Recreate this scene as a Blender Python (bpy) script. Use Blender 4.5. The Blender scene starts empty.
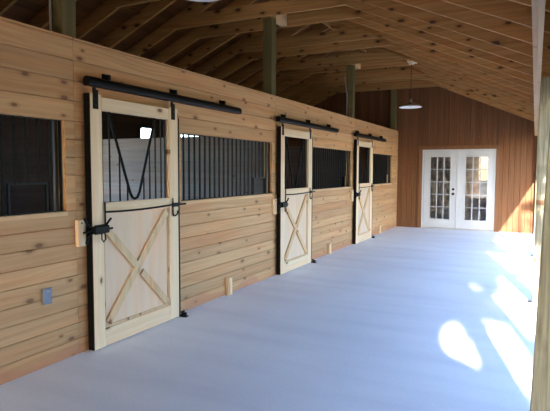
import bpy, math, random
from mathutils import Vector, Matrix
random.seed(7)
S = bpy.context.scene
COL = S.collection

# ------------------------------------------------------------------ helpers
def link(o, parent=None):
    COL.objects.link(o)
    if parent: o.parent = parent
    return o

def tag(o, label=None, cat=None, group=None, kind=None):
    if label: o['label'] = label
    if cat: o['category'] = cat
    if group: o['group'] = group
    if kind: o['kind'] = kind
    return o

def thing(name, loc, label, cat, group=None, kind=None):
    e = bpy.data.objects.new(name, None)
    e.empty_display_size = .1
    e.location = loc
    link(e)
    return tag(e, label, cat, group, kind)

class MB:
    """collects faces, builds one mesh object"""
    def __init__(s): s.v = []; s.f = []
    def add(s, vs, fs):
        n = len(s.v); s.v += [tuple(p) for p in vs]; s.f += [tuple(i + n for i in f) for f in fs]; return s
    def box(s, x0, x1, y0, y1, z0, z1, b=0):
        if b <= 0:
            vs = [(x, y, z) for x in (x0, x1) for y in (y0, y1) for z in (z0, z1)]
            return s.add(vs, [(0,1,3,2),(4,6,7,5),(0,4,5,1),(2,3,7,6),(0,2,6,4),(1,5,7,3)])
        # chamfered box: 24 vertices
        lo = (x0, y0, z0); hi = (x1, y1, z1); vs = []; idx = {}
        for a in range(3):
            for c in [(i, j, k) for i in (0,1) for j in (0,1) for k in (0,1)]:
                p = []
                for d in range(3):
                    e = hi[d] if c[d] else lo[d]
                    if d != a: e += -b if c[d] else b
                    p.append(e)
                idx[(a, c)] = len(vs); vs.append(p)
        fs = []
        for a in range(3):
            o1, o2 = [d for d in range(3) if d != a]
            for sd in (0,1):
                q = []
                for u, w in ((0,0),(1,0),(1,1),(0,1)):
                    c = [0,0,0]; c[a] = sd; c[o1] = u; c[o2] = w; q.append(idx[(a, tuple(c))])
                fs.append(q if (sd == 1) == (a != 1) else q[::-1])
        for a in range(3):      # edges along axis a
            o1, o2 = [d for d in range(3) if d != a]
            for u in (0,1):
                for w in (0,1):
                    c0 = [0,0,0]; c0[o1] = u; c0[o2] = w; c1 = list(c0); c1[a] = 1
                    q = [idx[(o1, tuple(c0))], idx[(o1, tuple(c1))], idx[(o2, tuple(c1))], idx[(o2, tuple(c0))]]
                    fs.append(q)
        for c in [(i, j, k) for i in (0,1) for j in (0,1) for k in (0,1)]:
            fs.append([idx[(0, c)], idx[(1, c)], idx[(2, c)]])
        return s.add(vs, fs)
    def prism(s, prof, axis, a0, a1):
        """extrude a 2D profile (other two axes in order) along axis"""
        def P(u, w, a):
            r = [u, w]; r.insert(axis, a); return r
        n = len(prof)
        vs = [P(u, w, a0) for u, w in prof] + [P(u, w, a1) for u, w in prof]
        fs = [tuple(range(n))[::-1], tuple(range(n, 2*n))] + [(i, (i+1) % n, n + (i+1) % n, n + i) for i in range(n)]
        return s.add(vs, fs)
    def tube(s, pts, r, n=8, caps=True):
        pts = [Vector(p) for p in pts]; rings = []; up = None
        rs = r if isinstance(r, (list, tuple)) else [r] * len(pts)
        base = len(s.v); vs = []
        for i, p in enumerate(pts):
            t = (pts[min(i+1, len(pts)-1)] - pts[max(i-1, 0)]).normalized()
            if up is None:
                up = Vector((0,0,1)) if abs(t.z) < .9 else Vector((1,0,0))
            a = t.cross(up).normalized(); up = a.cross(t).normalized()
            for k in range(n):
                th = 2*math.pi*k/n
                vs.append(p + rs[i]*(math.cos(th)*a + math.sin(th)*up))
        fs = []
        for i in range(len(pts)-1):
            for k in range(n):
                fs.append((i*n+k, i*n+(k+1) % n, (i+1)*n+(k+1) % n, (i+1)*n+k))
        if caps:
            fs.append(tuple(range(n))[::-1]); fs.append(tuple((len(pts)-1)*n + k for k in range(n)))
        return s.add(vs, fs)
    def lathe(s, prof, c, n=32):
        vs = []
        for r, z in prof:
            for k in range(n):
                th = 2*math.pi*k/n; vs.append((c[0]+r*math.cos(th), c[1]+r*math.sin(th), c[2]+z))
        fs = []
        for i in range(len(prof)-1):
            for k in range(n):
                fs.append((i*n+k, i*n+(k+1) % n, (i+1)*n+(k+1) % n, (i+1)*n+k))
        return s.add(vs, fs)
    def bar(s, p0, p1, w, t, nrm=(1,0,0)):
        """flat board from p0 to p1 (centre line), width w in plane, thickness t along nrm (starting at p)"""
        p0 = Vector(p0); p1 = Vector(p1); nrm = Vector(nrm)
        d = (p1-p0).normalized(); q = d.cross(nrm).normalized()*w/2
        vs = [p0-q, p0+q, p1+q, p1-q]; vs += [v + nrm*t for v in vs]
        return s.add(vs, [(0,1,2,3)[::-1],(4,5,6,7),(0,1,5,4),(1,2,6,5),(2,3,7,6),(3,0,4,7)])
    def build(s, name, mat, parent=None, origin=None, smooth=False):
        o3 = Vector((0,0,0))
        if parent is not None: o3 = Vector(parent.location) if parent.parent is None else Vector(parent.parent.location) + Vector(parent.location)
        if origin is not None: o3 = Vector(origin)
        me = bpy.data.meshes.new(name)
        me.from_pydata([tuple(Vector(v)-o3) for v in s.v], [], s.f)
        me.materials.append(mat)
        if smooth:
            for p in me.polygons: p.use_smooth = True
        import bmesh
        bm = bmesh.new(); bm.from_mesh(me); bmesh.ops.recalc_face_normals(bm, faces=bm.faces); bm.to_mesh(me); bm.free()
        me.update()
        ob = bpy.data.objects.new(name, me)
        if parent is None: ob.location = o3
        elif origin is not None: ob.location = o3 - Vector(parent.location)
        return link(ob, parent)

def copy_tree(o, parent=None):
    c = o.copy(); COL.objects.link(c); c.parent = parent
    for ch in [k for k in ALL() if k.parent == o]:
        copy_tree(ch, c)
    return c
def ALL(): return list(COL.objects)

# ------------------------------------------------------------------ materials
def nodes(name):
    m = bpy.data.materials.new(name); m.use_nodes = True
    nt = m.node_tree; nt.nodes.clear()
    out = nt.nodes.new('ShaderNodeOutputMaterial'); b = nt.nodes.new('ShaderNodeBsdfPrincipled')
    nt.links.new(b.outputs[0], out.inputs[0])
    return m, nt, b

def N(nt, t, **kw):
    n = nt.nodes.new(t)
    for k, v in kw.items():
        if k.startswith('i_'): n.inputs[int(k[2:])].default_value = v
        else: setattr(n, k, v)
    return n

def math_(nt, op, a, b=None, c=None, clamp=False):
    n = nt.nodes.new('ShaderNodeMath'); n.operation = op; n.use_clamp = clamp
    for i, v in enumerate((a, b, c)):
        if v is None: continue
        if isinstance(v, (int, float)): n.inputs[i].default_value = v
        else: nt.links.new(v, n.inputs[i])
    return n.outputs[0]

def mixc(nt, fac, a, b, mode='MIX'):
    n = nt.nodes.new('ShaderNodeMix'); n.data_type = 'RGBA'; n.blend_type = mode
    for i, v in ((0, fac), (6, a), (7, b)):
        if isinstance(v, (int, float)): n.inputs[i].default_value = v
        elif isinstance(v, tuple): n.inputs[i].default_value = (*v[:3], 1)
        else: nt.links.new(v, n.inputs[i])
    return n.outputs[2]

def maprange(nt, v, a, b, c=0, d=1):
    n = nt.nodes.new('ShaderNodeMapRange'); n.interpolation_type = 'SMOOTHSTEP'
    nt.links.new(v, n.inputs[0])
    for i, x in enumerate((a, b, c, d)): n.inputs[i+1].default_value = x
    return n.outputs[0]

def plain(name, col, rough=.5, metal=0, noise=.0, scale=8, spec=.5):
    m, nt, b = nodes(name)
    b.inputs['Roughness'].default_value = rough; b.inputs['Metallic'].default_value = metal
    b.inputs['Specular IOR Level'].default_value = spec
    tc = N(nt, 'ShaderNodeTexCoord'); nz = N(nt, 'ShaderNodeTexNoise'); nz.inputs['Scale'].default_value = scale
    nz.inputs['Detail'].default_value = 4
    nt.links.new(tc.outputs['Object'], nz.inputs['Vector'])
    f = maprange(nt, nz.outputs[0], .3, .7)
    c = mixc(nt, f, tuple(x*(1-noise) for x in col), tuple(min(1, x*(1+noise)) for x in col))
    nt.links.new(c, b.inputs['Base Color'])
    return m

def wood(name, light, dark, axis, across, var=.18, knots=.5, ksize=1.0, rough=.6, grain=26, tint=(1.06,.93,.86), knotcol=(.16,.07,.03), streak=.55):
    """procedural sawn pine: grain runs along `axis`; every separate board gets its own tone and offset"""
    m, nt, b = nodes(name)
    b.inputs['Roughness'].default_value = rough
    b.inputs['Specular IOR Level'].default_value = .25
    tc = N(nt, 'ShaderNodeTexCoord'); geo = N(nt, 'ShaderNodeNewGeometry'); oi = N(nt, 'ShaderNodeObjectInfo')
    sep = N(nt, 'ShaderNodeSeparateXYZ'); nt.links.new(tc.outputs['Object'], sep.inputs[0])
    r = math_(nt, 'ADD', geo.outputs['Random Per Island'], oi.outputs['Random'])
    third = 3 - axis - across
    al, ac, th = sep.outputs[axis], sep.outputs[across], sep.outputs[third]
    off = math_(nt, 'MULTIPLY', r, 37.7)
    def comb(x, y, z):
        c = N(nt, 'ShaderNodeCombineXYZ')
        for i, q in enumerate((x, y, z)):
            if isinstance(q, (int, float)): c.inputs[i].default_value = q
            else: nt.links.new(q, c.inputs[i])
        return c.outputs[0]
    # slow waver of the grain lines
    wv = N(nt, 'ShaderNodeTexNoise'); wv.inputs['Scale'].default_value = 1; wv.inputs['Detail'].default_value = 1
    nt.links.new(comb(math_(nt, 'MULTIPLY_ADD', al, 1.1, off), math_(nt, 'MULTIPLY', ac, 2.5), off), wv.inputs['Vector'])
    wav = math_(nt, 'MULTIPLY', math_(nt, 'SUBTRACT', wv.outputs[0], .5), .10)
    ac2 = math_(nt, 'ADD', ac, wav)
    g = N(nt, 'ShaderNodeTexNoise'); g.inputs['Scale'].default_value = 1; g.inputs['Detail'].default_value = 5; g.inputs['Roughness'].default_value = .6
    nt.links.new(comb(math_(nt, 'MULTIPLY_ADD', al, .9, off), math_(nt, 'MULTIPLY', ac2, grain), math_(nt, 'MULTIPLY', th, grain)), g.inputs['Vector'])
    gf = maprange(nt, g.outputs[0], .35, .68)
    # fine pores
    g2 = N(nt, 'ShaderNodeTexNoise'); g2.inputs['Scale'].default_value = 1; g2.inputs['Detail'].default_value = 3
    nt.links.new(comb(math_(nt, 'MULTIPLY_ADD', al, 5, off), math_(nt, 'MULTIPLY', ac2, grain*5), th), g2.inputs['Vector'])
    # broad pink/yellow patches
    g3 = N(nt, 'ShaderNodeTexNoise'); g3.inputs['Scale'].default_value = 1; g3.inputs['Detail'].default_value = 2
    nt.links.new(comb(math_(nt, 'MULTIPLY_ADD', al, .7, off), math_(nt, 'MULTIPLY', ac, 6), off), g3.inputs['Vector'])
    c = mixc(nt, math_(nt, 'MULTIPLY', gf, streak), light, dark)
    c = mixc(nt, math_(nt, 'MULTIPLY', g2.outputs[0], .22), c, dark)
    c = mixc(nt, maprange(nt, g3.outputs[0], .45, .7), c, tint, 'MULTIPLY')
    # board tone
    tone = N(nt, 'ShaderNodeTexWhiteNoise'); tone.noise_dimensions = '1D'; nt.links.new(math_(nt, 'MULTIPLY', r, 91.3), tone.inputs['W'])
    tv = math_(nt, 'MULTIPLY_ADD', tone.outputs[0], 2*var, 1-var)
    cc = N(nt, 'ShaderNodeCombineColor')
    for i in range(3): nt.links.new(tv, cc.inputs[i])
    c = mixc(nt, 1.0, c, cc.outputs[0], 'MULTIPLY')
    ramp = N(nt, 'ShaderNodeSeparateColor'); nt.links.new(tone.outputs[1], ramp.inputs[0])
    c = mixc(nt, math_(nt, 'MULTIPLY', ramp.outputs[1], .55), c, mixc(nt, 1.0, c, tint, 'MULTIPLY'))
    if knots > 0:
        v = N(nt, 'ShaderNodeTexVoronoi'); v.voronoi_dimensions = '2D'; v.inputs['Scale'].default_value = 1
        nt.links.new(comb(math_(nt, 'MULTIPLY_ADD', al, 2.6, off), math_(nt, 'MULTIPLY', ac, 5.2), off), v.inputs['Vector'])
        sc = N(nt, 'ShaderNodeSeparateColor'); nt.links.new(v.outputs['Color'], sc.inputs[0])
        rad = math_(nt, 'MULTIPLY_ADD', sc.outputs[1], .055*ksize, .045*ksize)
        dist = math_(nt, 'DIVIDE', v.outputs['Distance'], rad)
        on = math_(nt, 'LESS_THAN', sc.outputs[0], knots)
        halo = math_(nt, 'MULTIPLY', maprange(nt, dist, 2.6, 1.0), on)
        core = math_(nt, 'MULTIPLY', maprange(nt, dist, 1.15, .7), on)
        c = mixc(nt, math_(nt, 'MULTIPLY', halo, .45), c, tuple(x*.75 for x in dark))
        c = mixc(nt, math_(nt, 'MULTIPLY', core, .9), c, knotcol)
    if name == 'pine_wall_boards':      # reddish clay splashed on the lowest board
        sn = N(nt, 'ShaderNodeTexNoise'); sn.inputs['Scale'].default_value = 1.3; sn.inputs['Detail'].default_value = 4; nt.links.new(tc.outputs['Object'], sn.inputs['Vector'])
        hgt = math_(nt, 'ADD', ac, math_(nt, 'MULTIPLY', math_(nt, 'SUBTRACT', .55, sn.outputs[0]), .5))
        c = mixc(nt, math_(nt, 'MULTIPLY', maprange(nt, hgt, .13, .05), .6), c, (.42,.17,.09))
    nt.links.new(c, b.inputs['Base Color'])
    bp = N(nt, 'ShaderNodeBump'); bp.inputs['Strength'].default_value = .15; bp.inputs['Distance'].default_value = .004
    nt.links.new(g.outputs[0], bp.inputs['Height']); nt.links.new(bp.outputs[0], b.inputs['Normal'])
    return m

PINE_L, PINE_D = (.60,.405,.225), (.40,.225,.105)
M = {}
M['wall'] = wood('pine_wall_boards', (.55,.335,.165), (.345,.17,.066), 1, 2, var=.13, knots=.5, streak=.55)
M['wall_end'] = wood('cedar_end_boards', (.14,.061,.024), (.068,.025,.009), 2, 0, var=.16, knots=.18, grain=30)
M['door_v'] = wood('pale_pine_upright', (.78,.62,.42), (.60,.42,.24), 2, 1, var=.05, knots=.2, streak=.45)
M['door_h'] = wood('pale_pine_level', (.74,.59,.40), (.56,.39,.22), 1, 2, var=.05, knots=.2, streak=.45)
M['brace'] = wood('pine_cross_brace', (.62,.45,.27), (.43,.28,.14), 2, 1, var=.06, knots=.3)
M['panel'] = wood('plywood_panel', (.68,.52,.37), (.56,.39,.25), 2, 1, var=.03, knots=.0, streak=.35, grain=14)
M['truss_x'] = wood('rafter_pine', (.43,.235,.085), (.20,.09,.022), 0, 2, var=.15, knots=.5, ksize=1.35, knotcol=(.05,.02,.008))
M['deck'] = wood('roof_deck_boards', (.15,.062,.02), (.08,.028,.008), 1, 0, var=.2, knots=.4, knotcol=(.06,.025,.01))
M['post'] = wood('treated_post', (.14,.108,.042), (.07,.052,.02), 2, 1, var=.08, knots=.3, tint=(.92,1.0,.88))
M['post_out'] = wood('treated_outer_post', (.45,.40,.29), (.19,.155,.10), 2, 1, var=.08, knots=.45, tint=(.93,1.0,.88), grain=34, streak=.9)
M['beam'] = wood('header_pine', (.33,.215,.12), (.21,.12,.06), 1, 2, var=.05, knots=.2)
M['block'] = wood('spruce_block', (.66,.45,.25), (.48,.29,.14), 1, 2, var=.05, knots=.2)
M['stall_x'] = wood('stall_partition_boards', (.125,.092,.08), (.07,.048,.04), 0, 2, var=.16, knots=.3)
M['stall_window_lit'] = wood('window_lit_partition_boards', (.34,.30,.285), (.23,.195,.18), 0, 2, var=.14, knots=.3)  # partition board copy with the stall window's light painted in as paler tone
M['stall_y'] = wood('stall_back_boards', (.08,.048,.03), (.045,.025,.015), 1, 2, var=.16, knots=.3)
M['trim_end'] = wood('cedar_trim', (.17,.08,.035), (.10,.045,.02), 2, 0, var=.05, knots=.0)
M['black'] = plain('black_powder_coat', (.003,.003,.003), .45, 0, .2, 30, .12)
M['bar'] = plain('black_steel_bar', (.003,.003,.003), .4, .0, .2, 30, .12)
M['white'] = plain('white_door_paint', (.39,.395,.42), .45, 0, .02, 4)
M['alu'] = plain('aluminium_threshold', (.45,.42,.38), .4, .8, .1)
M['knob'] = plain('dark_bronze', (.02,.018,.016), .35, .6, .1)
M['enamel'] = plain('white_enamel', (.82,.84,.86), .3, 0, .02)
M['shade_out'] = plain('galvanised_shade', (.40,.38,.35), .45, .5, .1)
M['cord'] = plain('dark_cord', (.02,.018,.015), .6)
M['box_pale'] = plain('pale_junction_box', (.45,.44,.40), .5)
M['outlet'] = plain('grey_plastic_plate', (.17,.19,.25), .45, 0, .08, 20)
M['conduit'] = plain('grey_conduit', (.40,.41,.42), .45, .3, .05)
M['metal_roof'] = plain('roof_metal', (.30,.32,.30), .4, .5, .05)
M['bulb'] = plain('frosted_bulb', (.85,.85,.82), .25)
M['curtain'] = plain('tan_curtain', (.28,.24,.20), .9, 0, .25, 6)
M['galv'] = plain('bracket_steel', (.06,.06,.065), .5, .5, .1)
M['bark'] = plain('tree_bark', (.12,.09,.06), .9, 0, .4, 9)
M['leaf'] = plain('green_leaves', (.045,.075,.022), .6, 0, .5, 2)
M['gravel'] = plain('pale_gravel', (.50,.49,.46), .95, 0, .2, 12)
M['dirt'] = plain('stall_dirt', (.16,.12,.09), .95, 0, .25, 3)

# concrete
m, nt, b = nodes('brushed_concrete')
tc = N(nt, 'ShaderNodeTexCoord')
def nz(scale, detail, vec=None, rough=.5):
    n = N(nt, 'ShaderNodeTexNoise'); n.inputs['Scale'].default_value = scale; n.inputs['Detail'].default_value = detail
    n.inputs['Roughness'].default_value = rough
    nt.links.new(vec if vec else tc.outputs['Object'], n.inputs['Vector']); return n.outputs[0]
mp = N(nt, 'ShaderNodeMapping'); mp.inputs['Scale'].default_value = (.35, 2.2, 1); mp.inputs['Rotation'].default_value = (0,0,.12)
nt.links.new(tc.outputs['Object'], mp.inputs[0])
mp2 = N(nt, 'ShaderNodeMapping'); mp2.inputs['Scale'].default_value = (6, 110, 1)
nt.links.new(tc.outputs['Object'], mp2.inputs[0])
c = mixc(nt, maprange(nt, nz(.7, 5), .3, .7), (.78,.785,.82), (.85,.855,.885))
c = mixc(nt, math_(nt, 'MULTIPLY', maprange(nt, nz(1.5, 4, mp.outputs[0]), .42, .75), .35), c, (.60,.60,.67))
c = mixc(nt, math_(nt, 'MULTIPLY', maprange(nt, nz(60, 4), .45, .8), .3), c, (.58,.59,.66))
nt.links.new(c, b.inputs['Base Color'])
b.inputs['Roughness'].default_value = .62; b.inputs['Specular IOR Level'].default_value = .35
bp = N(nt, 'ShaderNodeBump'); bp.inputs['Strength'].default_value = .15; bp.inputs['Distance'].default_value = .003
nt.links.new(nz(1, 3, mp2.outputs[0]), bp.inputs['Height']); nt.links.new(bp.outputs[0], b.inputs['Normal'])
M['concrete'] = m

# grass ground
m, nt, b = nodes('grass_ground')
tc = N(nt, 'ShaderNodeTexCoord')
c = mixc(nt, maprange(nt, nz(.5, 5), .35, .65), (.15,.14,.09), (.11,.12,.06))
c = mixc(nt, maprange(nt, nz(14, 4), .4, .7), c, (.19,.17,.13))
nt.links.new(c, b.inputs['Base Color']); b.inputs['Roughness'].default_value = .95
M['grass'] = m

# glass
m, nt, b = nodes('door_glass')
b.inputs['Base Color'].default_value = (1,1,1,1); b.inputs['Roughness'].default_value = .02
b.inputs['Transmission Weight'].default_value = 1; b.inputs['IOR'].default_value = 1.5
M['glass'] = m

# ------------------------------------------------------------------ building dimensions (metres)
BAY = 3.66
YE = 14.20                 # end wall face
YB = -9.0                  # open end behind the camera
RD = .205
XB = -3.70                 # inside face of the back wall
SL = .44                   # roof slope
XK, ZK = 1.09, 3.68        # where collar tie meets the right rafter
XR = -.30                  # ridge
XEV = 3.98                 # eave
def under(x):              # underside of the rafters
    return ZK + SL*(XK - XR) - SL*abs(x - XR)
POST_Y = [3.01, 6.67, 10.33, 13.99]

def floor_like(name, x0, x1, y0, y1, z0, z1, mat):
    return tag(MB().box(x0, x1, y0, y1, z0, z1).build(name, mat, origin=((x0+x1)/2, (y0+y1)/2, z0)), kind='structure')
f = floor_like('floor', XB-.15, 3.86, YB-.05, YE+.14, -.12, 0, M['concrete'])
tag(f, 'pale bluish brushed concrete slab running down the barn aisle')
g = MB().box(-60, 60, -60, 60, -.30, -.06).build('ground', M['grass'], origin=(0,0,-.3)); tag(g, 'grassy ground outside the barn', kind='structure')

tag(MB().box(-4, 9, -26, YB-.06, -.06, -.02).build('yard_gravel', M['gravel'], origin=(0,-17,-.06)), 'pale gravel yard outside the open end of the barn', kind='structure')
# ------------------------------------------------------------------ stall front wall (wall_left)
WIN_Z0, WIN_Z1 = 1.205, 1.93
DOOR_Y = [3.16, 6.74, 10.30]
DW = 1.18
WINS = [(.90, 2.985), (4.50, 6.63), (8.13, 10.21), (11.78, 13.56)]
openings = [(a, b_, WIN_Z0, WIN_Z1) for a, b_ in WINS] + [(y+.10, y+DW-.04, 0, 2.09) for y in DOOR_Y]
rows = [(i*WIN_Z0/9, (i+1)*WIN_Z0/9) for i in range(9)]
d = (WIN_Z1-WIN_Z0)/5; rows += [(WIN_Z0+i*d, WIN_Z0+(i+1)*d) for i in range(5)]
d = (2.58-WIN_Z1)/4; rows += [(WIN_Z1+i*d, WIN_Z1+(i+1)*d) for i in range(4)]
seams = [YB, -7.90, -4.24, -.56, 3.08, 6.735, 10.40, 14.05, YE]
w = MB()
for z0, z1 in rows:
    zc = (z0+z1)/2
    cuts = sorted((a, b_) for a, b_, p, q in openings if p < zc < q)
    for s0, s1 in zip(seams[:-1], seams[1:]):
        y = s0
        segs = []
        for a, b_ in cuts:
            if b_ <= s0 or a >= s1: continue
            if a > y: segs.append((y, a))
            y = max(y, min(b_, s1))
        if y < s1: segs.append((y, s1))
        for a, b_ in segs:
            if b_-a < .012: continue
            g_ = .0012
            w.prism([(-.030, z0+g_), (-.005, z0+g_), (0, z0+.006), (0, z1-.006), (-.005, z1-g_), (-.030, z1-g_)], 1, a+(g_ if a in seams else 0), b_-(g_ if b_ in seams else 0))
o = w.build('wall_left', M['wall']); tag(o, 'horizontal tongue and groove pine boards of the stall fronts', kind='structure')
# framing lumber behind the boards (the jambs you see in each opening) and the cap on top
w = MB()
for a, b_ in WINS:
    w.box(-.13 if b_ > 4 else -.09, -.031, b_, b_+.04, WIN_Z0-.04, WIN_Z1+.04); w.box(-.13, -.031, a-.04, a, WIN_Z0-.04, WIN_Z1+.04)
    w.box(-.13, -.031, a, b_, WIN_Z1, WIN_Z1+.04); w.box(-.13, -.031, a, b_, WIN_Z0-.04, WIN_Z0)
w.build('trim_1', M['brace'])['kind'] = 'structure'
w = MB()
for a, b_ in WINS: w.box(-.0, .010, a-.0, b_, WIN_Z0-.035, WIN_Z0-.001, .002)
w.build('trim_2', M['block'])['kind'] = 'structure'
w = MB()
for s0, s1 in zip(seams[:-1], seams[1:]): w.box(-.030, -.002, s0+.002, s1-.002, 2.581, 2.600)
w.build('trim_3', M['wall'])['kind'] = 'structure'

# ------------------------------------------------------------------ end wall, vertical boards, with the doorway
FX0, FX1, FH = .66, 2.47, 2.085     # double door opening
bw = .132
w = MB(); x = XB
while x < 3.70:
    x1 = min(x+bw, 3.70)
    def brd(z0a, z1a, z1b):
        g_ = .001
        pr = [(x+g_, YE+.03), (x+g_, YE+.006), (x+.006, YE), (x1-.006, YE), (x1-g_, YE+.006), (x1-g_, YE+.03)]
        n = len(pr); zt = lambda px: z1a + (z1b-z1a)*(px-x)/(x1-x)
        vs = [(px, py, z0a) for px, py in pr] + [(px, py, zt(px)) for px, py in pr]
        w.add(vs, [tuple(range(n)), tuple(range(2*n-1, n-1, -1))] + [(i, (i+1) % n, n+(i+1) % n, n+i) for i in range(n)])
    ta, tb = under(x)+.20, under(x1)+.20
    if x1 > FX0+.01 and x < FX1-.01:
        # board meets the doorway: full height pieces only beside it
        if x < FX0:
            sx1 = x1; x1 = FX0; brd(0, under(x)+.2, under(FX0)+.2); x1 = sx1
            sx = x; x = FX0; brd(FH, under(x)+.2, tb); x = sx
        elif x1 > FX1:
            sx = x; x = FX1; brd(0, under(FX1)+.2, tb); x = sx
            sx1 = x1; x1 = FX1; brd(FH, ta, under(FX1)+.2); x1 = sx1
        else: brd(FH, ta, tb)
    else: brd(0, ta, tb)
    x += bw
o = w.build('wall_back', M['wall_end']); tag(o, 'reddish vertical board end wall with the white double doors', kind='structure')
w = MB()   # sheathing behind the boards
for a, b_, z0 in ((XB, FX0-.002, 0), (FX0-.002, FX1+.002, FH+.03), (FX1+.002, 3.70, 0)):
    w.add([(px, py, pz) for px, pz in ((a, z0), (b_, z0), (b_, under(b_)+.19), *([(XR, under(XR)+.19)] if a < XR < b_ else []), (a, under(a)+.19)) for py in (YE+.031, YE+.045)],
          [])
    n = len(w.v); k = 5 if a < XR < b_ else 4; i0 = n-2*k
    w.f += [tuple(i0+2*i for i in range(k)), tuple(i0+2*i+1 for i in range(k))[::-1]] + [(i0+2*i, i0+2*((i+1) % k), i0+2*((i+1) % k)+1, i0+2*i+1) for i in range(k)]
w.build('wall_sheathing', M['stall_y'])['kind'] = 'structure'
# gable and stall end behind the camera
w = MB().box(XB, -.031, YB-.04, YB, 0, 2.62)
xs = [XB, XR, 3.3]
w.add([(px, py, pz) for py in (YB-.04, YB) for px, pz in ((XB, 2.62), (3.43, 2.62), (3.43, under(3.43)+.19), (XR, under(XR)+.19), (XB, under(XB)+.19))], [(0,1,2,3,4), (9,8,7,6,5)] + [(i, (i+1) % 5, (i+1) % 5+5, i+5) for i in range(5)])
tag(w.build('wall_front', M['stall_y']), 'gable wall behind the camera with the open aisle end', kind='structure')
# unseen side wall added behind the camera to darken the near aisle
w = MB()
for i in range(19): w.box(3.40, 3.43, YB+.03, -.52, i*.139+.001, (i+1)*.139-.001, .004)
tag(w.build('wall_right_added', M['wall']), 'added unseen boarded side wall behind the camera, keeping light out', kind='structure')
# casing round the double doors
w = MB().box(FX0-.085, FX0-.002, YE-.022, YE-.001, 0, FH+.01, .003).box(FX1+.002, FX1+.085, YE-.022, YE-.001, 0, FH+.01, .003).box(FX0-.10, FX1+.10, YE-.026, YE-.001, FH+.012, FH+.10, .003)
w.build('trim_4', M['trim_end'])['kind'] = 'structure'

# room behind the glass: a dim closed room
w = MB().box(FX0-.6, FX1+.6, YE+.75, YE+.8, -.05, 2.5).box(FX0-.7, FX0-.6, YE+.04, YE+2.7, -.05, 2.5).box(FX1+.6, FX1+.7, YE+.04, YE+2.7, -.05, 2.5).box(FX0-.7, FX1+.7, YE+.04, YE+2.7, 2.5, 2.6).box(FX0-.7, FX1+.7, YE+.145, YE+2.7, -.15, -.05)
w.build('wall_beyond', M['curtain'])['kind'] = 'structure'

# ------------------------------------------------------------------ double french door
fd = thing('door_1', (FX0, YE, 0), 'white double french doors with fifteen small panes in each leaf', 'door', kind='structure')
yf = YE - .005
w = MB().box(FX0, FX0+.045, yf-.0, yf+.10, .02, FH).box(FX1-.045, FX1, yf, yf+.10, .02, FH).box(FX0+.045, FX1-.045, yf, yf+.10, FH-.035, FH)
w.build('door_frame', M['white'], fd)
MB().box(FX0, FX1, yf-.02, yf+.10, 0, .02, .003).build('threshold', M['alu'], fd)
mid = (FX0+FX1)/2 - .01
for (a, b_, ga, gb) in ((FX0+.048, mid-.003, FX0+.215, FX0+.725), (mid+.003, FX1-.048, FX0+1.095, FX0+1.625)):
    z0, z1, gz0, gz1 = .025, FH-.04, .255, 1.895
    w = MB()
    w.box(a, ga, yf+.012, yf+.055, z0, z1, .002).box(gb, b_, yf+.012, yf+.055, z0, z1, .002)
    w.box(ga, gb, yf+.012, yf+.055, z0, gz0, .002).box(ga, gb, yf+.012, yf+.055, gz1, z1, .002)
    lf = w.build('door_leaf', M['white'], fd, origin=(a, yf, z0))
    w = MB()
    w.box(ga-.02, ga+.006, yf+.004, yf+.012, gz0-.02, gz1+.02).box(gb-.006, gb+.02, yf+.004, yf+.012, gz0-.02, gz1+.02)
    w.box(ga, gb, yf+.004, yf+.012, gz0-.02, gz0+.006).box(ga, gb, yf+.004, yf+.012, gz1-.006, gz1+.02)
    for i in (1, 2):
        xx = ga+(gb-ga)*i/3; w.box(xx-.011, xx+.011, yf+.006, yf+.026, gz0, gz1)
    for i in range(1, 5):
        zz = gz0+(gz1-gz0)*i/5; w.box(ga, gb, yf+.006, yf+.026, zz-.011, zz+.011)
    w.build('glazing_bars', M['white'], lf, origin=(a, yf, z0)).location = (0,0,0)
    MB().box(ga-.01, gb+.01, yf+.028, yf+.032, gz0-.01, gz1+.01).build('glass', M['glass'], lf, origin=(a, yf, z0)).location = (0,0,0)
    if a < mid-.1:
        kx = gb + .075
        for nm, zz, r_ in (('door_knob', .93, .028), ('deadbolt', 1.05, .026)):
            k = MB().tube([(kx, yf+.012, zz), (kx, yf+.004, zz)], r_+.006, 16)
            if nm == 'door_knob': k.tube([(kx, yf+.004, zz), (kx, yf-.03, zz), (kx, yf-.035, zz), (kx, yf-.06, zz), (kx, yf-.068, zz)], [.012,.012,.022,.028,.014], 16)
            else: k.tube([(kx, yf+.004, zz), (kx, yf-.012, zz)], r_, 16)
            k.build(nm, M['knob'], lf, origin=(a, yf, z0), smooth=False).location = (0,0,0)
w = MB().box(mid-.02, mid+.02, yf+.0, yf+.0115, .03, FH-.04, .003); w.build('astragal', M['white'], fd)

# ------------------------------------------------------------------ stall backs, partitions, stall floors
w = MB()
bwins = [(1.2, 1.9, 1.5, 2.2), (3.7, 6.3, 1.05, 2.40), (8.12, 8.54, 2.05, 2.37), (9.38, 10.28, 2.10, 2.315), (12.0, 13.0, 2.12, 2.40)]
ys = sorted({YB, YE} | {v for a in bwins for v in a[:2]})
ztop = under(XB) + RD - .01
for y0, y1 in zip(ys[:-1], ys[1:]):
    wn = [b_ for b_ in bwins if b_[0] <= y0 and b_[1] >= y1]
    z = 0.0
    cut = [(wn[0][2], wn[0][3])] if wn else []
    spans = ([(0, cut[0][0]), (cut[0][1], ztop)] if cut else [(0, ztop)])
    for a, b_ in spans:
        k = max(1, round((b_-a)/.19)); h_ = (b_-a)/k
        for i in range(k): w.box(XB-.03, XB, y0, y1, a+i*h_, a+(i+1)*h_, .002)
w.build('wall_stalls', M['stall_y'])['kind'] = 'structure'
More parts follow.
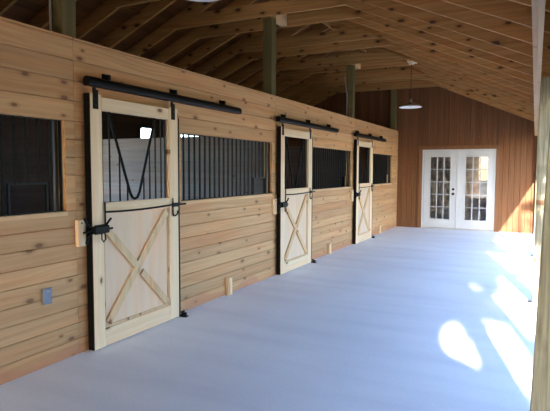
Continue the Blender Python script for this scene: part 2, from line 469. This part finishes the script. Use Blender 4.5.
for i, (a, b_, z0, z1) in enumerate(bwins):
    w = MB()
    w.box(XB-.05, XB+.02, a-.05, a, z0-.05, z1+.05).box(XB-.05, XB+.02, b_, b_+.05, z0-.05, z1+.05).box(XB-.05, XB+.02, a, b_, z0-.05, z0).box(XB-.05, XB+.02, a, b_, z1, z1+.05)
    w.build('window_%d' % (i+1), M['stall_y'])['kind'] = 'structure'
for i, py in enumerate([-.65] + POST_Y[:3]):
    w = MB(); k = 11; top = 2.05; h_ = top/k
    for j in range(k): w.box(XB+.005, -.18, py+.045, py+.085, j*h_, (j+1)*h_, .002)
    o = w.build('wall_partition_%d' % (i+1), M['stall_window_lit'] if i == 2 else M['stall_x']); o['kind'] = 'structure'
for i, (a, b_) in enumerate([(YB+.02, -.60), (-.56, 3.05), (3.10, 6.71), (6.76, 10.37), (10.42, YE-.02)]):
    MB().box(XB+.006, -.18, a, b_, 0, .012).build('floor_stall_%d' % (i+1), M['dirt'])['kind'] = 'structure'

# ------------------------------------------------------------------ roof: deck boards, metal sheet, trusses
RD = .205                   # rafter depth measured vertically
w = MB(); run = XEV+.02 - XR; nb = 32
for sgn in (1, -1):
    for i in range(nb):
        u0 = run*i/nb + .001; u1 = run*(i+1)/nb - .001
        if i == 0: u0 = 0
        def zz(u): return under(XR) + RD - SL*u
        for k in range(5):
            y0 = YB + (YE+.3-YB)*k/5 + .002 + (0 if i % 2 else .0); y1 = YB + (YE+.3-YB)*(k+1)/5 - .002
            w.prism([(XR+sgn*u0, zz(u0)+.001), (XR+sgn*u1, zz(u1)+.001), (XR+sgn*u1, zz(u1)+.022), (XR+sgn*u0, zz(u0)+.022)], 1, y0, y1)
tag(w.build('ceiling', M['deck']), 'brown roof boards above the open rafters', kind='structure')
w = MB()
for sgn in (1, -1):
    zz = lambda u: under(XR) + RD + .026 - SL*u
    w.prism([(XR, zz(0)), (XR+sgn*(run+.03), zz(run+.03)), (XR+sgn*(run+.03), zz(run+.03)+.012), (XR, zz(0)+.012)], 1, YB-.05, YE+.35)
w.build('roof_sheet', M['metal_roof'])['kind'] = 'structure'

def make_truss(tie=True):
    t = bpy.data.objects.new('roof_truss', None); link(t); t.location = (0,0,0)
    for sgn in (1, -1):
        u0, u1 = .02, XEV-XR-.01
        zz = lambda u: under(XR) - SL*u
        MB().prism([(XR+sgn*u0, zz(u0)), (XR+sgn*u1, zz(u1)), (XR+sgn*u1, zz(u1)+RD-.002), (XR+sgn*u0, zz(u0)+RD-.002)], 1, 0, .04).build('rafter', M['truss_x'], t)
    if tie:
        xl = 2*XR - XK
        h_ = .19
        MB().prism([(xl-.0, ZK), (XK+.0, ZK), (XK-h_/SL*.98, ZK+h_), (xl+h_/SL*.98, ZK+h_)], 1, -.041, -.001).build('collar_tie', M['truss_x'], t)
    return t
protoA = make_truss(True); protoB = make_truss(False)
Y0 = 6.57
ks = list(range(-12, 13)); used = {True: False, False: False}
ordn = ['nearest', 'second', 'third', 'fourth', 'fifth', 'sixth', 'seventh', 'eighth', 'ninth', 'tenth', 'eleventh', 'twelfth', 'thirteenth', 'fourteenth', 'fifteenth', 'sixteenth', 'seventeenth', 'eighteenth', 'nineteenth', 'twentieth', 'twenty-first', 'twenty-second', 'twenty-third', 'twenty-fourth', 'twenty-fifth', 'twenty-sixth']
for n_, k in enumerate(reversed(ks)):
    tie = (k % 3) in (0, 1)
    src = protoA if tie else protoB
    if not used[tie]: t = src; used[tie] = True
    else: t = copy_tree(src)
    t.name = 'roof_truss'
    t.location = (0, Y0 + .61*k + .041, 0)
    lab = ('nearest roof truss to the white french doors, with collar tie' if n_ == 0 and tie else
           'exposed pine roof %s, %s one out from the french door wall' % ('truss with level collar tie' if tie else 'rafter pair without collar tie', ordn[n_]))
    tag(t, lab, 'roof truss', 'exposed roof trusses over the aisle')
MB().box(XR-.018, XR+.018, YB+.02, YE-.01, under(XR)+.0, under(XR)+RD-.03).build('ridge_board', M['truss_x'])
tag(bpy.data.objects['ridge_board'], 'long ridge board at the very top of the open roof', 'beam')

# short spruce blocks from post heads to the next tie
for i, py in enumerate(POST_Y[:3]):
    b_ = MB().box(-.13, -.03, py+.141, py+.141+.36, ZK+.002, ZK+.20, .003).build('roof_blocking', M['block'], origin=(-.08, py+.14, ZK))
    tag(b_, 'short pale block at the head of the %s post on the stall wall' % ['nearest', 'middle', 'far'][i], 'wood block', 'blocking at post heads')

# inner posts along the stall wall
nm = ['tall treated post above the seam left of the first stall door', 'tall treated post above the second stall door', 'tall treated post above the third stall door', 'tall treated post in the far corner by the end wall']
for i, py in enumerate(POST_Y):
    p = MB().box(-.171, -.031, py, py+.14, 0, ZK if i < 3 else 3.0, .004)
    if i < 3: pass
    else: p = MB().box(-.171, -.031, py, py+.14, 0, ZK, .004)
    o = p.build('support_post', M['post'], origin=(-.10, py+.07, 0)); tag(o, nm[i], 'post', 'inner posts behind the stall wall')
# outer posts
PX = 3.378
nm = ['rough treated outer post closest to the camera at the right edge', 'second treated outer post just behind the nearest one', 'third treated outer post, mostly hidden behind the second', 'last treated outer post beside the end wall']
for i, (py, px) in enumerate([(3.02, 3.374), (6.68, PX), (10.36, PX), (YE-.15, PX)]):
    ztop = 2.60
    t = thing('porch_post', (px+.07, py+.07, 0), nm[i], 'post', 'outer posts on the open side')
    lean = .026 if i == 0 else 0          # the nearest post leans out a little
    sh = MB().box(px, px+.14, py, py+.14, 0, ztop, .005)
    sh.v = [(x_+lean*z_, y_, z_) for x_, y_, z_ in sh.v]
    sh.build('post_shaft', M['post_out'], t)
    MB().box(px-.006, px, py+.02, py+.12, 0, .09).box(px-.05, px-.006, py+.02, py+.12, 0, .006).build('anchor_bracket', M['galv'], t)
t = thing('header_beam', (3.34, YB, 2.38), 'long pale double header beam along the open side, on the outer posts', 'beam')
zt = under(3.375)-.004
MB().box(3.315, 3.343, YB+.02, YE-.003, 2.39, zt).build('inner_board', M['beam'], t)
MB().box(3.344, 3.377, YB+.02, YE-.003, 2.385, zt-.001).build('outer_board', M['beam'], t)

# solid boards closing the eave between the rafters
w = MB().box(3.352, 3.374, YB+.02, YE-.003, zt+.002, under(3.374)+RD-.004)
w.build('trim_5', M['block'])['kind'] = 'structure'
MB().prism([(XEV+.012, under(XEV)-.01), (XEV+.034, under(XEV)-.01), (XEV+.034, under(XEV)+RD-.03), (XEV+.012, under(XEV)+RD-.03)], 1, YB, YE+.3).build('trim_6', M['block'])['kind'] = 'structure'
# ------------------------------------------------------------------ stall doors
def stall_door(y0, label, slot):
    t = thing('stall_door', (.06, y0, .01), label, 'stall door', 'sliding stall doors')
    X0, X1 = .022, .068          # steel core
    XF = .086                    # face of the boards
    y1 = y0+DW
    Z0, Z1 = .012, 2.165
    st = .135
    # steel edge channels
    MB().box(X0, XF, y0, y0+.006, Z0, Z1).box(X0, X1, y0+.006, y0+.03, Z0, Z1).build('edge_channel', M['black'], t)
    MB().box(X0, XF, y1-.006, y1, Z0, Z1-.06).box(X0, X1, y1-.03, y1-.006, Z0, Z1-.06).box(X0, XF+.003, y1, y1+.012, Z0, Z1-.10).build('edge_channel', M['black'], t)
    MB().box(.034, XF, y0+.0065, y0+st, Z0, Z1, .003).build('stile', M['door_v'], t)
    MB().box(.034, XF, y1-st-.01, y1-.0065, Z0, Z1-.01, .003).build('stile', M['door_v'], t)
    a, b_ = y0+st+.001, y1-st-.011
    MB().box(.034, XF-.002, a, b_, 2.035, Z1-.02, .003).build('top_rail', M['door_h'], t)
    MB().box(.034, XF-.002, a, b_, 1.172, 1.258, .003).build('middle_rail', M['door_h'], t)
    MB().box(.034, XF-.002, a, b_, Z0, .165, .003).build('bottom_rail', M['door_h'], t)
    MB().box(.040, .062, a, b_, .166, 1.171).build('panel', M['panel'], t)
    # cross braces with mitred look: one long, two halves
    za, zb = .21, 1.125
    p0, p1 = Vector((.0625, a+.045, za)), Vector((.0625, b_-.045, zb))
    MB().bar(p0, p1, .076, .0225).build('cross_brace', M['brace'], t)
    q0, q1 = Vector((.0625, a+.04, zb-.10)), Vector((.0625, b_-.045, za))
    c_ = (q0+q1)/2; dd = (q1-q0).normalized()
    MB().bar(q0, c_-dd*.052, .066, .0222).build('cross_brace', M['brace'], t)
    MB().bar(c_+dd*.052, q1, .066, .0222).build('cross_brace', M['brace'], t)
    MB().box(.0625, .072, b_-.022, b_-.001, .17, 1.16).box(.0625, .072, a+.001, a+.022, .17, 1.16).box(.0625, .072, a+.022, b_-.022, .166, .188).build('panel_bead', M['brace'], t)
    # window bars and V yoke
    zl, zh = 1.258, 2.035
    def yo_left(y): return 2.02 - (y-(y0+.26))*(.745/.27)
    def yo_right(y): return 1.27 + (y-(y0+.63))*(.78/.235)
    for dy in (.165, .252, .372, .470):
        y = y0+dy
        top = zh if dy < .26 else max(1.30, yo_left(y))
        MB().tube([(.05, y, zl), (.05, y, top)], .0075, 8).build('bar', M['bar'], t)
    for dy in (.690, .775, .860, .945, 1.005):
        y = y0+dy
        top = min(zh, yo_right(y))
        MB().tube([(.05, y, zl), (.05, y, top)], .0075, 8).build('bar', M['bar'], t)
    pts = [(.05, y0+.25, zh), (.05, y0+.26, 2.0), (.05, y0+.50, 1.335), (.05, y0+.53, 1.285), (.05, y0+.565, 1.272), (.05, y0+.60, 1.285), (.05, y0+.63, 1.335), (.05, y0+.845, 1.99), (.05, y0+.855, zh)]
    MB().tube(pts, .0125, 8).build('yoke', M['bar'], t)
    # hanger straps with bolts
    for yy in (y0+.065, y1-.085):
        h = MB().box(XF, XF+.006, yy-.029, yy+.029, 2.040, 2.198, .001).box(XF-.016, XF-.006, yy-.016, yy+.016, 2.170, 2.217).build('hanger_strap', M['black'], t)
        bb = MB()
        for zz in (2.07, 2.12, 2.17): bb.tube([(XF+.006, yy, zz), (XF+.011, yy, zz)], .006, 6)
        bb.build('bolt', M['knob'], h, origin=(.06, y0, .01)).location = (0,0,0)
    # latch rod: bowed bar across the middle rail, upright, hook
    xr = XF+.016
    rod = MB().tube([(xr, y0+.135, 1.262), (xr, y0+.135, 1.06)], .008, 8)
    pts = []
    for i in range(9):
        u = i/8; pts.append((xr, y0+.135+u*(DW-.235), 1.168 + .012*(2*u-1)**2 + .010*u))
    rod.tube(pts, .0085, 8)
    rod.build('latch_rod', M['black'], t)
    xh = XF+.014
    MB().tube([(xh, y1-.115, 1.255), (xh, y1-.115, 1.10), (xh, y1-.10, 1.075), (xh, y1-.08, 1.072), (xh+.008, y1-.055, 1.09), (xh+.008, y1-.045, 1.125)], .0075, 8).build('hook', M['black'], t)
    MB().box(XF+.001, XF+.022, y1-.12, y1-.03, 1.165, 1.205, .003).tube([(XF+.012, y1-.03, 1.185), (XF+.012, y1+.10, 1.185)], .010, 8).build('catch_pin', M['black'], t)
    # gate latch body with prongs
    lb = MB().box(XF+.004, XF+.042, y0+.0, y0+.165, 1.003, 1.07, .008).box(XF, XF+.005, y0+.03, y0+.15, .995, 1.075).build('latch', M['black'], t)
    pr = MB()
    pr.tube([(XF+.02, y0+.165, 1.035), (XF+.02, y0+.215, 1.035)], .009, 8)
    pr.tube([(XF+.03, y0+.12, 1.06), (XF+.045, y0+.155, 1.11), (XF+.045, y0+.175, 1.125)], .010, 8)
    pr.tube([(XF+.02, y0+.01, 1.05), (XF+.01, y0-.055, 1.085), (XF+.01, y0-.085, 1.14)], .011, 8)
    pr.tube([(XF+.02, y0+.01, 1.025), (XF+.01, y0-.05, .99), (XF+.01, y0-.07, .93)], .011, 8); pr.tube([(XF+.02, y0+.01, 1.035), (XF+.01, y0-.10, 1.025)], .008, 8)
    pr.tube([(XF+.03, y0+.08, 1.01), (XF+.035, y0+.075, .955), (XF+.035, y0+.095, .93), (XF+.035, y0+.12, .95), (XF+.03, y0+.115, 1.01)], .006, 8)
    pr.build('latch_prong', M['black'], lb, origin=(.06, y0, .01)).location = (0,0,0)
    return t
DL = ['sliding pine stall door with crossed braces, nearest to the camera', 'sliding pine stall door with crossed braces, middle of the three', 'sliding pine stall door with crossed braces, farthest, by the end wall']
doors = []
for i, y in enumerate(DOOR_Y):
    if i == 0: d0 = stall_door(y, DL[0], 0)
    else:
        c_ = copy_tree(d0); c_.location.y = y; c_['label'] = DL[i]

# tracks
TL = [(3.14, 5.58), (6.66, 9.10), (10.20, 12.5)]
for i, (a, b_) in enumerate(TL):
    w_ = ['above the nearest stall door', 'above the middle stall door', 'above the farthest stall door'][i]
    t = thing('door_track', (.07, a, 2.27), 'long black steel sliding door track ' + w_, 'door track', 'sliding door tracks on the stall wall')
    n = 12; prof = []
    zc, xc, rz, rx = 2.262, .078, .038, .037
    pr = [(xc-rx*.8, zc-rz), (xc-rx, zc-rz*.6), (xc-rx, zc+rz*.4), (xc-rx*.7, zc+rz*.85), (xc-rx*.2, zc+rz), (xc+rx*.35, zc+rz*.95), (xc+rx*.8, zc+rz*.6), (xc+rx, zc+rz*.1), (xc+rx, zc-rz*.5), (xc+rx*.75, zc-rz)]
    MB().prism(pr, 1, a, b_).build('track_rail', M['black'], t)
    for k in range(3):
        yb = a + .27 + .93*k
        MB().box(.001, .012, yb-.024, yb+.024, 2.25, 2.36, .002).box(.012, .070, yb-.017, yb+.017, 2.305, 2.350, .004).build('track_bracket', M['black'], t)

# latch blocks on the wall, floor guides, base blocks
for i, y in enumerate(DOOR_Y):
    w_ = ['nearest', 'middle', 'farthest'][i]
    t = thing('strike_block', (.02, y-.09, .95), 'small pale wood block behind the latch of the %s stall door' % w_, 'wood block', 'latch strike blocks')
    MB().box(.0005, .038, y-.100, y-.020, .905, 1.125, .004).build('wood_plate', M['door_v'], t)
    MB().tube([(.038, y-.06, 1.10), (.041, y-.06, 1.10)], .008, 8).build('screw', M['black'], t)
    t = thing('floor_guide', (.09, y+DW+.03, 0), 'small black steel guide on the floor at the foot of the %s stall door' % w_, 'door guide', 'floor guides at the door corners')
    MB().box(.02, .15, y+DW+.014, y+DW+.075, 0, .008, .002).box(.092, .100, y+DW+.014, y+DW+.07, .008, .065, .002).build('guide_plate', M['black'], t)
    MB().tube([(.125, y+DW+.042, .008), (.125, y+DW+.042, .045)], .018, 12).build('guide_roller', M['black'], t)
for i, (y, h_) in enumerate([(5.40, .22), (8.90, .20), (12.35, .20)]):
    w_ = ['between the first and second stall doors', 'between the second and third stall doors', 'past the third stall door'][i]
    t = thing('door_stop', (.02, y, 0), 'small upright wood stop block at the wall foot, ' + w_, 'door stop', 'wood stops at the foot of the wall')
    MB().box(.0005, .040, y-.035, y+.045, 0, h_, .003).build('stop_block', M['brace'], t)
    MB().box(.0405, .058, y+.005, y+.045, 0, h_-.005, .002).build('stop_cleat', M['door_v'], t)

# ------------------------------------------------------------------ grilles
def grille(a, b_, label):
    t = thing('stall_grille', (-.05, a, WIN_Z0), label, 'grille', 'black bar grilles in the stall openings')
    x = -.0450
    MB().box(x-.010, x+.010, a, b_, WIN_Z0, WIN_Z0+.008).box(x-.010, x+.010, a, b_, WIN_Z1-.008, WIN_Z1).box(x-.010, x+.010, a, a+.008, WIN_Z0+.008, WIN_Z1-.008).box(x-.010, x+.010, b_-.008, b_, WIN_Z0+.008, WIN_Z1-.008).build('grille_frame', M['bar'], t)
    f0, f1, fz = b_-.47, b_-.14, 1.43
    n = round((b_-a)/.102)
    for i in range(1, n):
        y = a + (b_-a)*i/n
        z0 = WIN_Z0+.008
        if f0 < y < f1: z0 = fz
        MB().tube([(x, y, z0), (x, y, WIN_Z1-.008)], .0115, 8).build('bar', M['bar'], t)
    MB().box(x-.009, x+.009, f0-.007, f0+.007, WIN_Z0+.008, fz+.008).box(x-.009, x+.009, f1-.007, f1+.007, WIN_Z0+.008, fz+.008).box(x-.009, x+.009, f0+.007, f1-.007, fz-.006, fz+.008).build('feed_opening', M['bar'], t)
    return t
for (a, b_), l in zip(WINS, ['at the left edge of the view', 'between the first and second doors', 'between the second and third doors', 'between the third door and end wall']):
    grille(a, b_ - (.014 if a < 2 else 0), 'black vertical bar grille ' + l)

# ------------------------------------------------------------------ outlet, conduits
t = thing('wall_outlet', (.02, 2.76, .56), 'grey weatherproof outlet box low on the pine wall at left', 'outlet')
MB().box(.0005, .018, 2.725, 2.795, .505, .620, .003).build('outlet_box', M['outlet'], t)
cv = MB().box(.0185, .028, 2.722, 2.798, .500, .625, .003).build('outlet_cover', M['outlet'], t)
MB().tube([(.029, 2.748, .60), (.029, 2.772, .60)], .004, 6).build('cover_hinge', M['conduit'], cv, origin=(.02, 2.76, .56)).location = (0,0,0)
t = thing('conduit', (-.19, 2.985, 1.5), 'thin grey conduit running up the left side of the nearest inner post', 'conduit', 'conduits on the inner posts')
MB().tube([(-.14, 2.990, 0.005), (-.14, 2.990, 3.66)], .010, 10).build('conduit_pipe', M['conduit'], t)
t = thing('conduit', (-.19, 10.30, 1.5), 'thin pale cable down the left side of the inner post by the third door', 'conduit', 'conduits on the inner posts')
MB().tube([(-.15, 10.318, 0.005), (-.15, 10.318, 3.10), (-.18, 10.31, 3.30), (-.20, 10.31, 3.45)], .008, 8).build('conduit_pipe', M['conduit'], t)

# ------------------------------------------------------------------ pendant lamps
def lamp(y, zrim, ztop, label):
    x = XK - .005
    t = thing('pendant_lamp', (x, y, zrim), label, 'pendant lamp', 'pendant lamps over the aisle')
    MB().lathe([(0,0),(.055,0),(.055,-.03),(.0,-.03)], (x, y, ztop), 20).build('ceiling_box', M['box_pale'], t)
    MB().tube([(x, y, ztop-.03), (x, y, zrim+.16)], .006, 8).build('cord', M['cord'], t)
    MB().lathe([(.0,.165),(.022,.16),(.026,.12),(.034,.10),(.036,.09),(.05,.084)], (x, y, zrim), 20).build('lamp_neck', M['shade_out'], t, smooth=True)
    pr = [(.05,.085),(.10,.072),(.16,.047),(.205,.018),(.222,.0)]
    MB().lathe(pr, (x, y, zrim), 40).build('lamp_shade', M['shade_out'], t, smooth=True)
    MB().lathe([(.001,.077)]+[(r-.002, z-.006) for r, z in pr[:-1]]+[(.222,-.006),(.2225,.0)], (x, y, zrim), 40).build('shade_lining', M['enamel'], t, smooth=True)
    MB().lathe([(.014,.05),(.018,.03),(.030,.010),(.030,-.004),(.018,-.018),(.001,-.022)], (x, y, zrim), 20).build('bulb', M['bulb'], t, smooth=True)
lamp(10.60, 2.80, ZK+.0-.005, 'unlit pendant lamp with a shallow white lined shade near the end wall')
lamp(3.30, 2.865, ZK-.005, 'unlit pendant lamp cut off by the top edge of the picture')
for y, w_ in ((10.60, 'far'), (3.30, 'near')):
    b_ = MB().box(XK-.07, XK+.08, y-.13, y+.15, ZK-.004, ZK+.03, .002).build('lamp_mounting_board', M['block'], origin=(XK, y, ZK))
    tag(b_, 'short pale board between the ties holding the %s pendant lamp' % w_, 'board')

# ------------------------------------------------------------------ trees beside the barn: they cast the dapples
SD = Vector((-.25, 1.0, -.425)).normalized()
LIT = [  # floor patches to be sunlit; leaves are left out of the crowns for them
 [(2.64,5.57),(2.71,5.47),(2.8,5.26),(2.94,4.7),(3.05,4.28),(2.98,4.22),(2.92,4.33),(2.82,4.45),(2.73,4.52),(2.63,4.82),(2.61,5.07),(2.63,5.38)],
 [(2.63,4.50),(2.67,4.48),(2.79,4.20),(2.68,4.26)],
 [(2.98,5.18),(3.02,5.53),(3.2,5.78),(3.42,6.17),(3.9,5.6),(3.9,3.2),(3.53,3.2),(3.24,4.3)],
 [(2.88,6.54),(2.96,6.65),(3.14,6.67),(3.5,6.35),(3.5,6.0),(3.17,5.96),(2.96,6.24)],
 [(2.60,7.52),(2.74,7.62),(2.87,7.17),(2.81,7.02),(2.65,7.16)],
 [(2.55,10.16),(2.55,10.82),(2.87,10.31),(3.14,9.8),(3.6,9.79),(3.6,8.7),(3.11,8.8),(2.96,9.24),(2.72,9.73)],
 [(2.87,6.55),(2.95,6.83),(3.11,6.67),(3.32,6.45),(3.2,6.23),(3.02,6.24)],
 [(3.15,6.87),(3.5,7.3),(3.5,6.57),(3.23,6.57)],
 [(2.4,13.4),(3.6,13.2),(3.6,10.29),(2.91,11.07),(2.55,12.32)],
]
def inside(p, poly):
    c = False; j = len(poly)-1
    for i in range(len(poly)):
        a, b_ = poly[i], poly[j]
        if (a[1] > p[1]) != (b_[1] > p[1]) and p[0] < (b_[0]-a[0])*(p[1]-a[1])/(b_[1]-a[1])+a[0]: c = not c
        j = i
    return c
def gap(p):
    """crown openings shaped so the sun falls on the LIT patches"""
    t = p.z/.425; x = p.x - .25*t; y = p.y + t
    if y > 13.2: return random.random() < (.97 if not (3.05 < x + (y-14.2)*.25 < 3.35 and .55 < (y-14.2)*.425 < .78) else .2)
    for q in LIT:
        if inside((x, y), q): return True
    if y < 5.2 and x < 3.56-.25*(y-3.02): return False
    if 3.2 < x < 3.7 and 3.0 < y < 13.2: return random.random() < .97
    if 2.93 < x < 3.7 and 5.4 < y < 13.2: return random.random() < .90
    if 2.7 < x < 2.93 and 9 < y < 13.2: return random.random() < .85
    return False
def tree(x, y, h, r, n, label, seed, filt, name='broadleaf_tree', cat='tree', group='trees beside the barn', k_=1.0):
    random.seed(seed)
    t = thing(name, (x, y, -.06), label, cat, group)
    tr = MB(); tr.tube([(x, y, -.06), (x+.05, y+.03, h*.22), (x-.04, y+.06, h*.45), (x+.05, y, h*.7), (x, y, h*.92)], [.17*k_,.14*k_,.12*k_,.08*k_,.03*k_], 10)
    ends = []
    for k in range(14):
        th = k*2.4; zb = h*(.3 + .045*k); L = r*(.9-.035*k)
        e = Vector((x+math.cos(th)*L, y+math.sin(th)*L, zb+h*.14)); ends.append(e)
        m_ = Vector((x+math.cos(th)*L*.5, y+math.sin(th)*L*.5, zb+h*.05))
        if filt and (gap(e) or gap(m_)): continue
        tr.tube([(x, y, zb), m_, e], [.06*k_,.04*k_,.012*k_], 6)
    tr.build('trunk', M['bark'], t)
    vs = []; fs = []
    zc, rz = (h*.63, h*.40) if k_ == 1 else (h*.5, h*.52)
    cnt = 0
    while cnt < n:
        u = Vector((random.gauss(0,1), random.gauss(0,1), random.gauss(0,1))).normalized()*random.random()**.42
        c_ = Vector((x+u.x*r, y+u.y*r, zc+u.z*rz)); cnt += 1
        if c_.z < (1.6 if k_ == 1 else .0): continue
        if c_.x < 4.3 and c_.z < 5: continue
        if filt and gap(c_): continue
        s_ = random.uniform(.055,.10) if filt else random.uniform(.12,.22)
        a = Vector((random.gauss(0,1), random.gauss(0,1), random.gauss(0,.7))).normalized(); b_ = a.cross(Vector((random.gauss(0,1), random.gauss(0,1), random.gauss(0,1)))).normalized()
        i0 = len(vs)
        vs += [c_-a*s_, c_-a*s_*.2+b_*s_*.55, c_+a*s_, c_-a*s_*.2-b_*s_*.55]
        fs.append((i0, i0+1, i0+2, i0+3))
    me = bpy.data.meshes.new('foliage'); o3 = Vector((x, y, -.06))
    me.from_pydata([tuple(v-o3) for v in vs], [], fs); me.materials.append(M['leaf'])
    o = bpy.data.objects.new('foliage', me); link(o, t); o['kind'] = 'stuff'
for i, (x, y, h) in enumerate([(6.9, -13.4, 8.8), (6.7, -8.5, 8.6), (6.4, -3.6, 8.2), (6.3, 1.2, 6.6)]):
    tree(x, y, h, 2.42, 19000, ['leafy tree beside the open side of the barn, farthest behind the camera', 'leafy tree beside the open side of the barn, second behind the camera', 'leafy tree beside the open side of the barn, just behind the camera', 'shorter leafy tree beside the open side of the barn, level with the camera'][i], i+1, True)
for i, (x, y, h) in enumerate([(27, 15, 8), (33, 4, 9), (31, 30, 8.5), (-3.5, -33, 10), (5, -36, 11)]):
    tree(x, y, h, h*.42, 2600, 'distant leafy tree standing in the pasture, %s' % ['beyond the middle of the open side', 'far out to the side', 'beyond the end wall', 'behind the open end', 'farthest behind the open end'][i], 10+i, False)

for i, y in enumerate([-5.3, -3.15, -1.0, 1.15]):  # shrubs added out of view, cutting sky light on the near wall and floor
    tree(5.85, y, 2.35, .90, 4800, 'added unseen shrub blocking sky light outside the open side of the barn, %s' % ['farthest behind the camera', 'third along from the porch posts', 'second along from the porch posts', 'closest to the open porch posts'][i], 40+i, False, 'sky_blocking_shrub', 'shrub', 'shrubs added outside to block sky light', .25)
# ------------------------------------------------------------------ light
sun = bpy.data.lights.new('sun', 'SUN'); sun.energy = 22; sun.angle = math.radians(.53); sun.color = (1,.93,.82)
so = bpy.data.objects.new('sun', sun); so.rotation_euler = SD.to_track_quat('-Z', 'Y').to_euler(); so.location = (8,-10,9); link(so)
W = bpy.data.worlds.new('world'); S.world = W; W.use_nodes = True
nt = W.node_tree; nt.nodes.clear()
out = nt.nodes.new('ShaderNodeOutputWorld'); bg = nt.nodes.new('ShaderNodeBackground'); sky = nt.nodes.new('ShaderNodeTexSky')
sky.sky_type = 'NISHITA'; sky.sun_disc = False; sky.sun_elevation = math.radians(22.4)
sky.sun_rotation = math.atan2(.25, -1.0)
sky.air_density = 1.0; sky.dust_density = 2.0; sky.ozone_density = 1.0
tintn = mixc(nt, 1.0, sky.outputs[0], (.80,.97,1.20), 'MULTIPLY'); nt.links.new(tintn, bg.inputs[0]); nt.links.new(bg.outputs[0], out.inputs[0]); bg.inputs[1].default_value = .9

# ------------------------------------------------------------------ camera
cam = bpy.data.cameras.new('camera'); co = bpy.data.objects.new('camera', cam); link(co)
cam.sensor_width = 36; cam.lens = 520/550*36; cam.clip_start = .05
r_ = Vector((.89455,.44694,.00422)); u_ = Vector((-.0347,.06002,.99759)); f_ = Vector((-.44561,.89255,-.06919))
mw = Matrix((r_, u_, -f_)).transposed().to_4x4(); mw.translation = Vector((3.361, 0, 1.547))
co.matrix_world = mw
S.camera = co
S.view_settings.view_transform = 'Standard'; S.view_settings.look = 'None'; S.view_settings.exposure = 0.95; S.view_settings.gamma = 1
S.view_settings.use_curve_mapping = False
S.cycles.max_bounces = 10; S.cycles.diffuse_bounces = 6
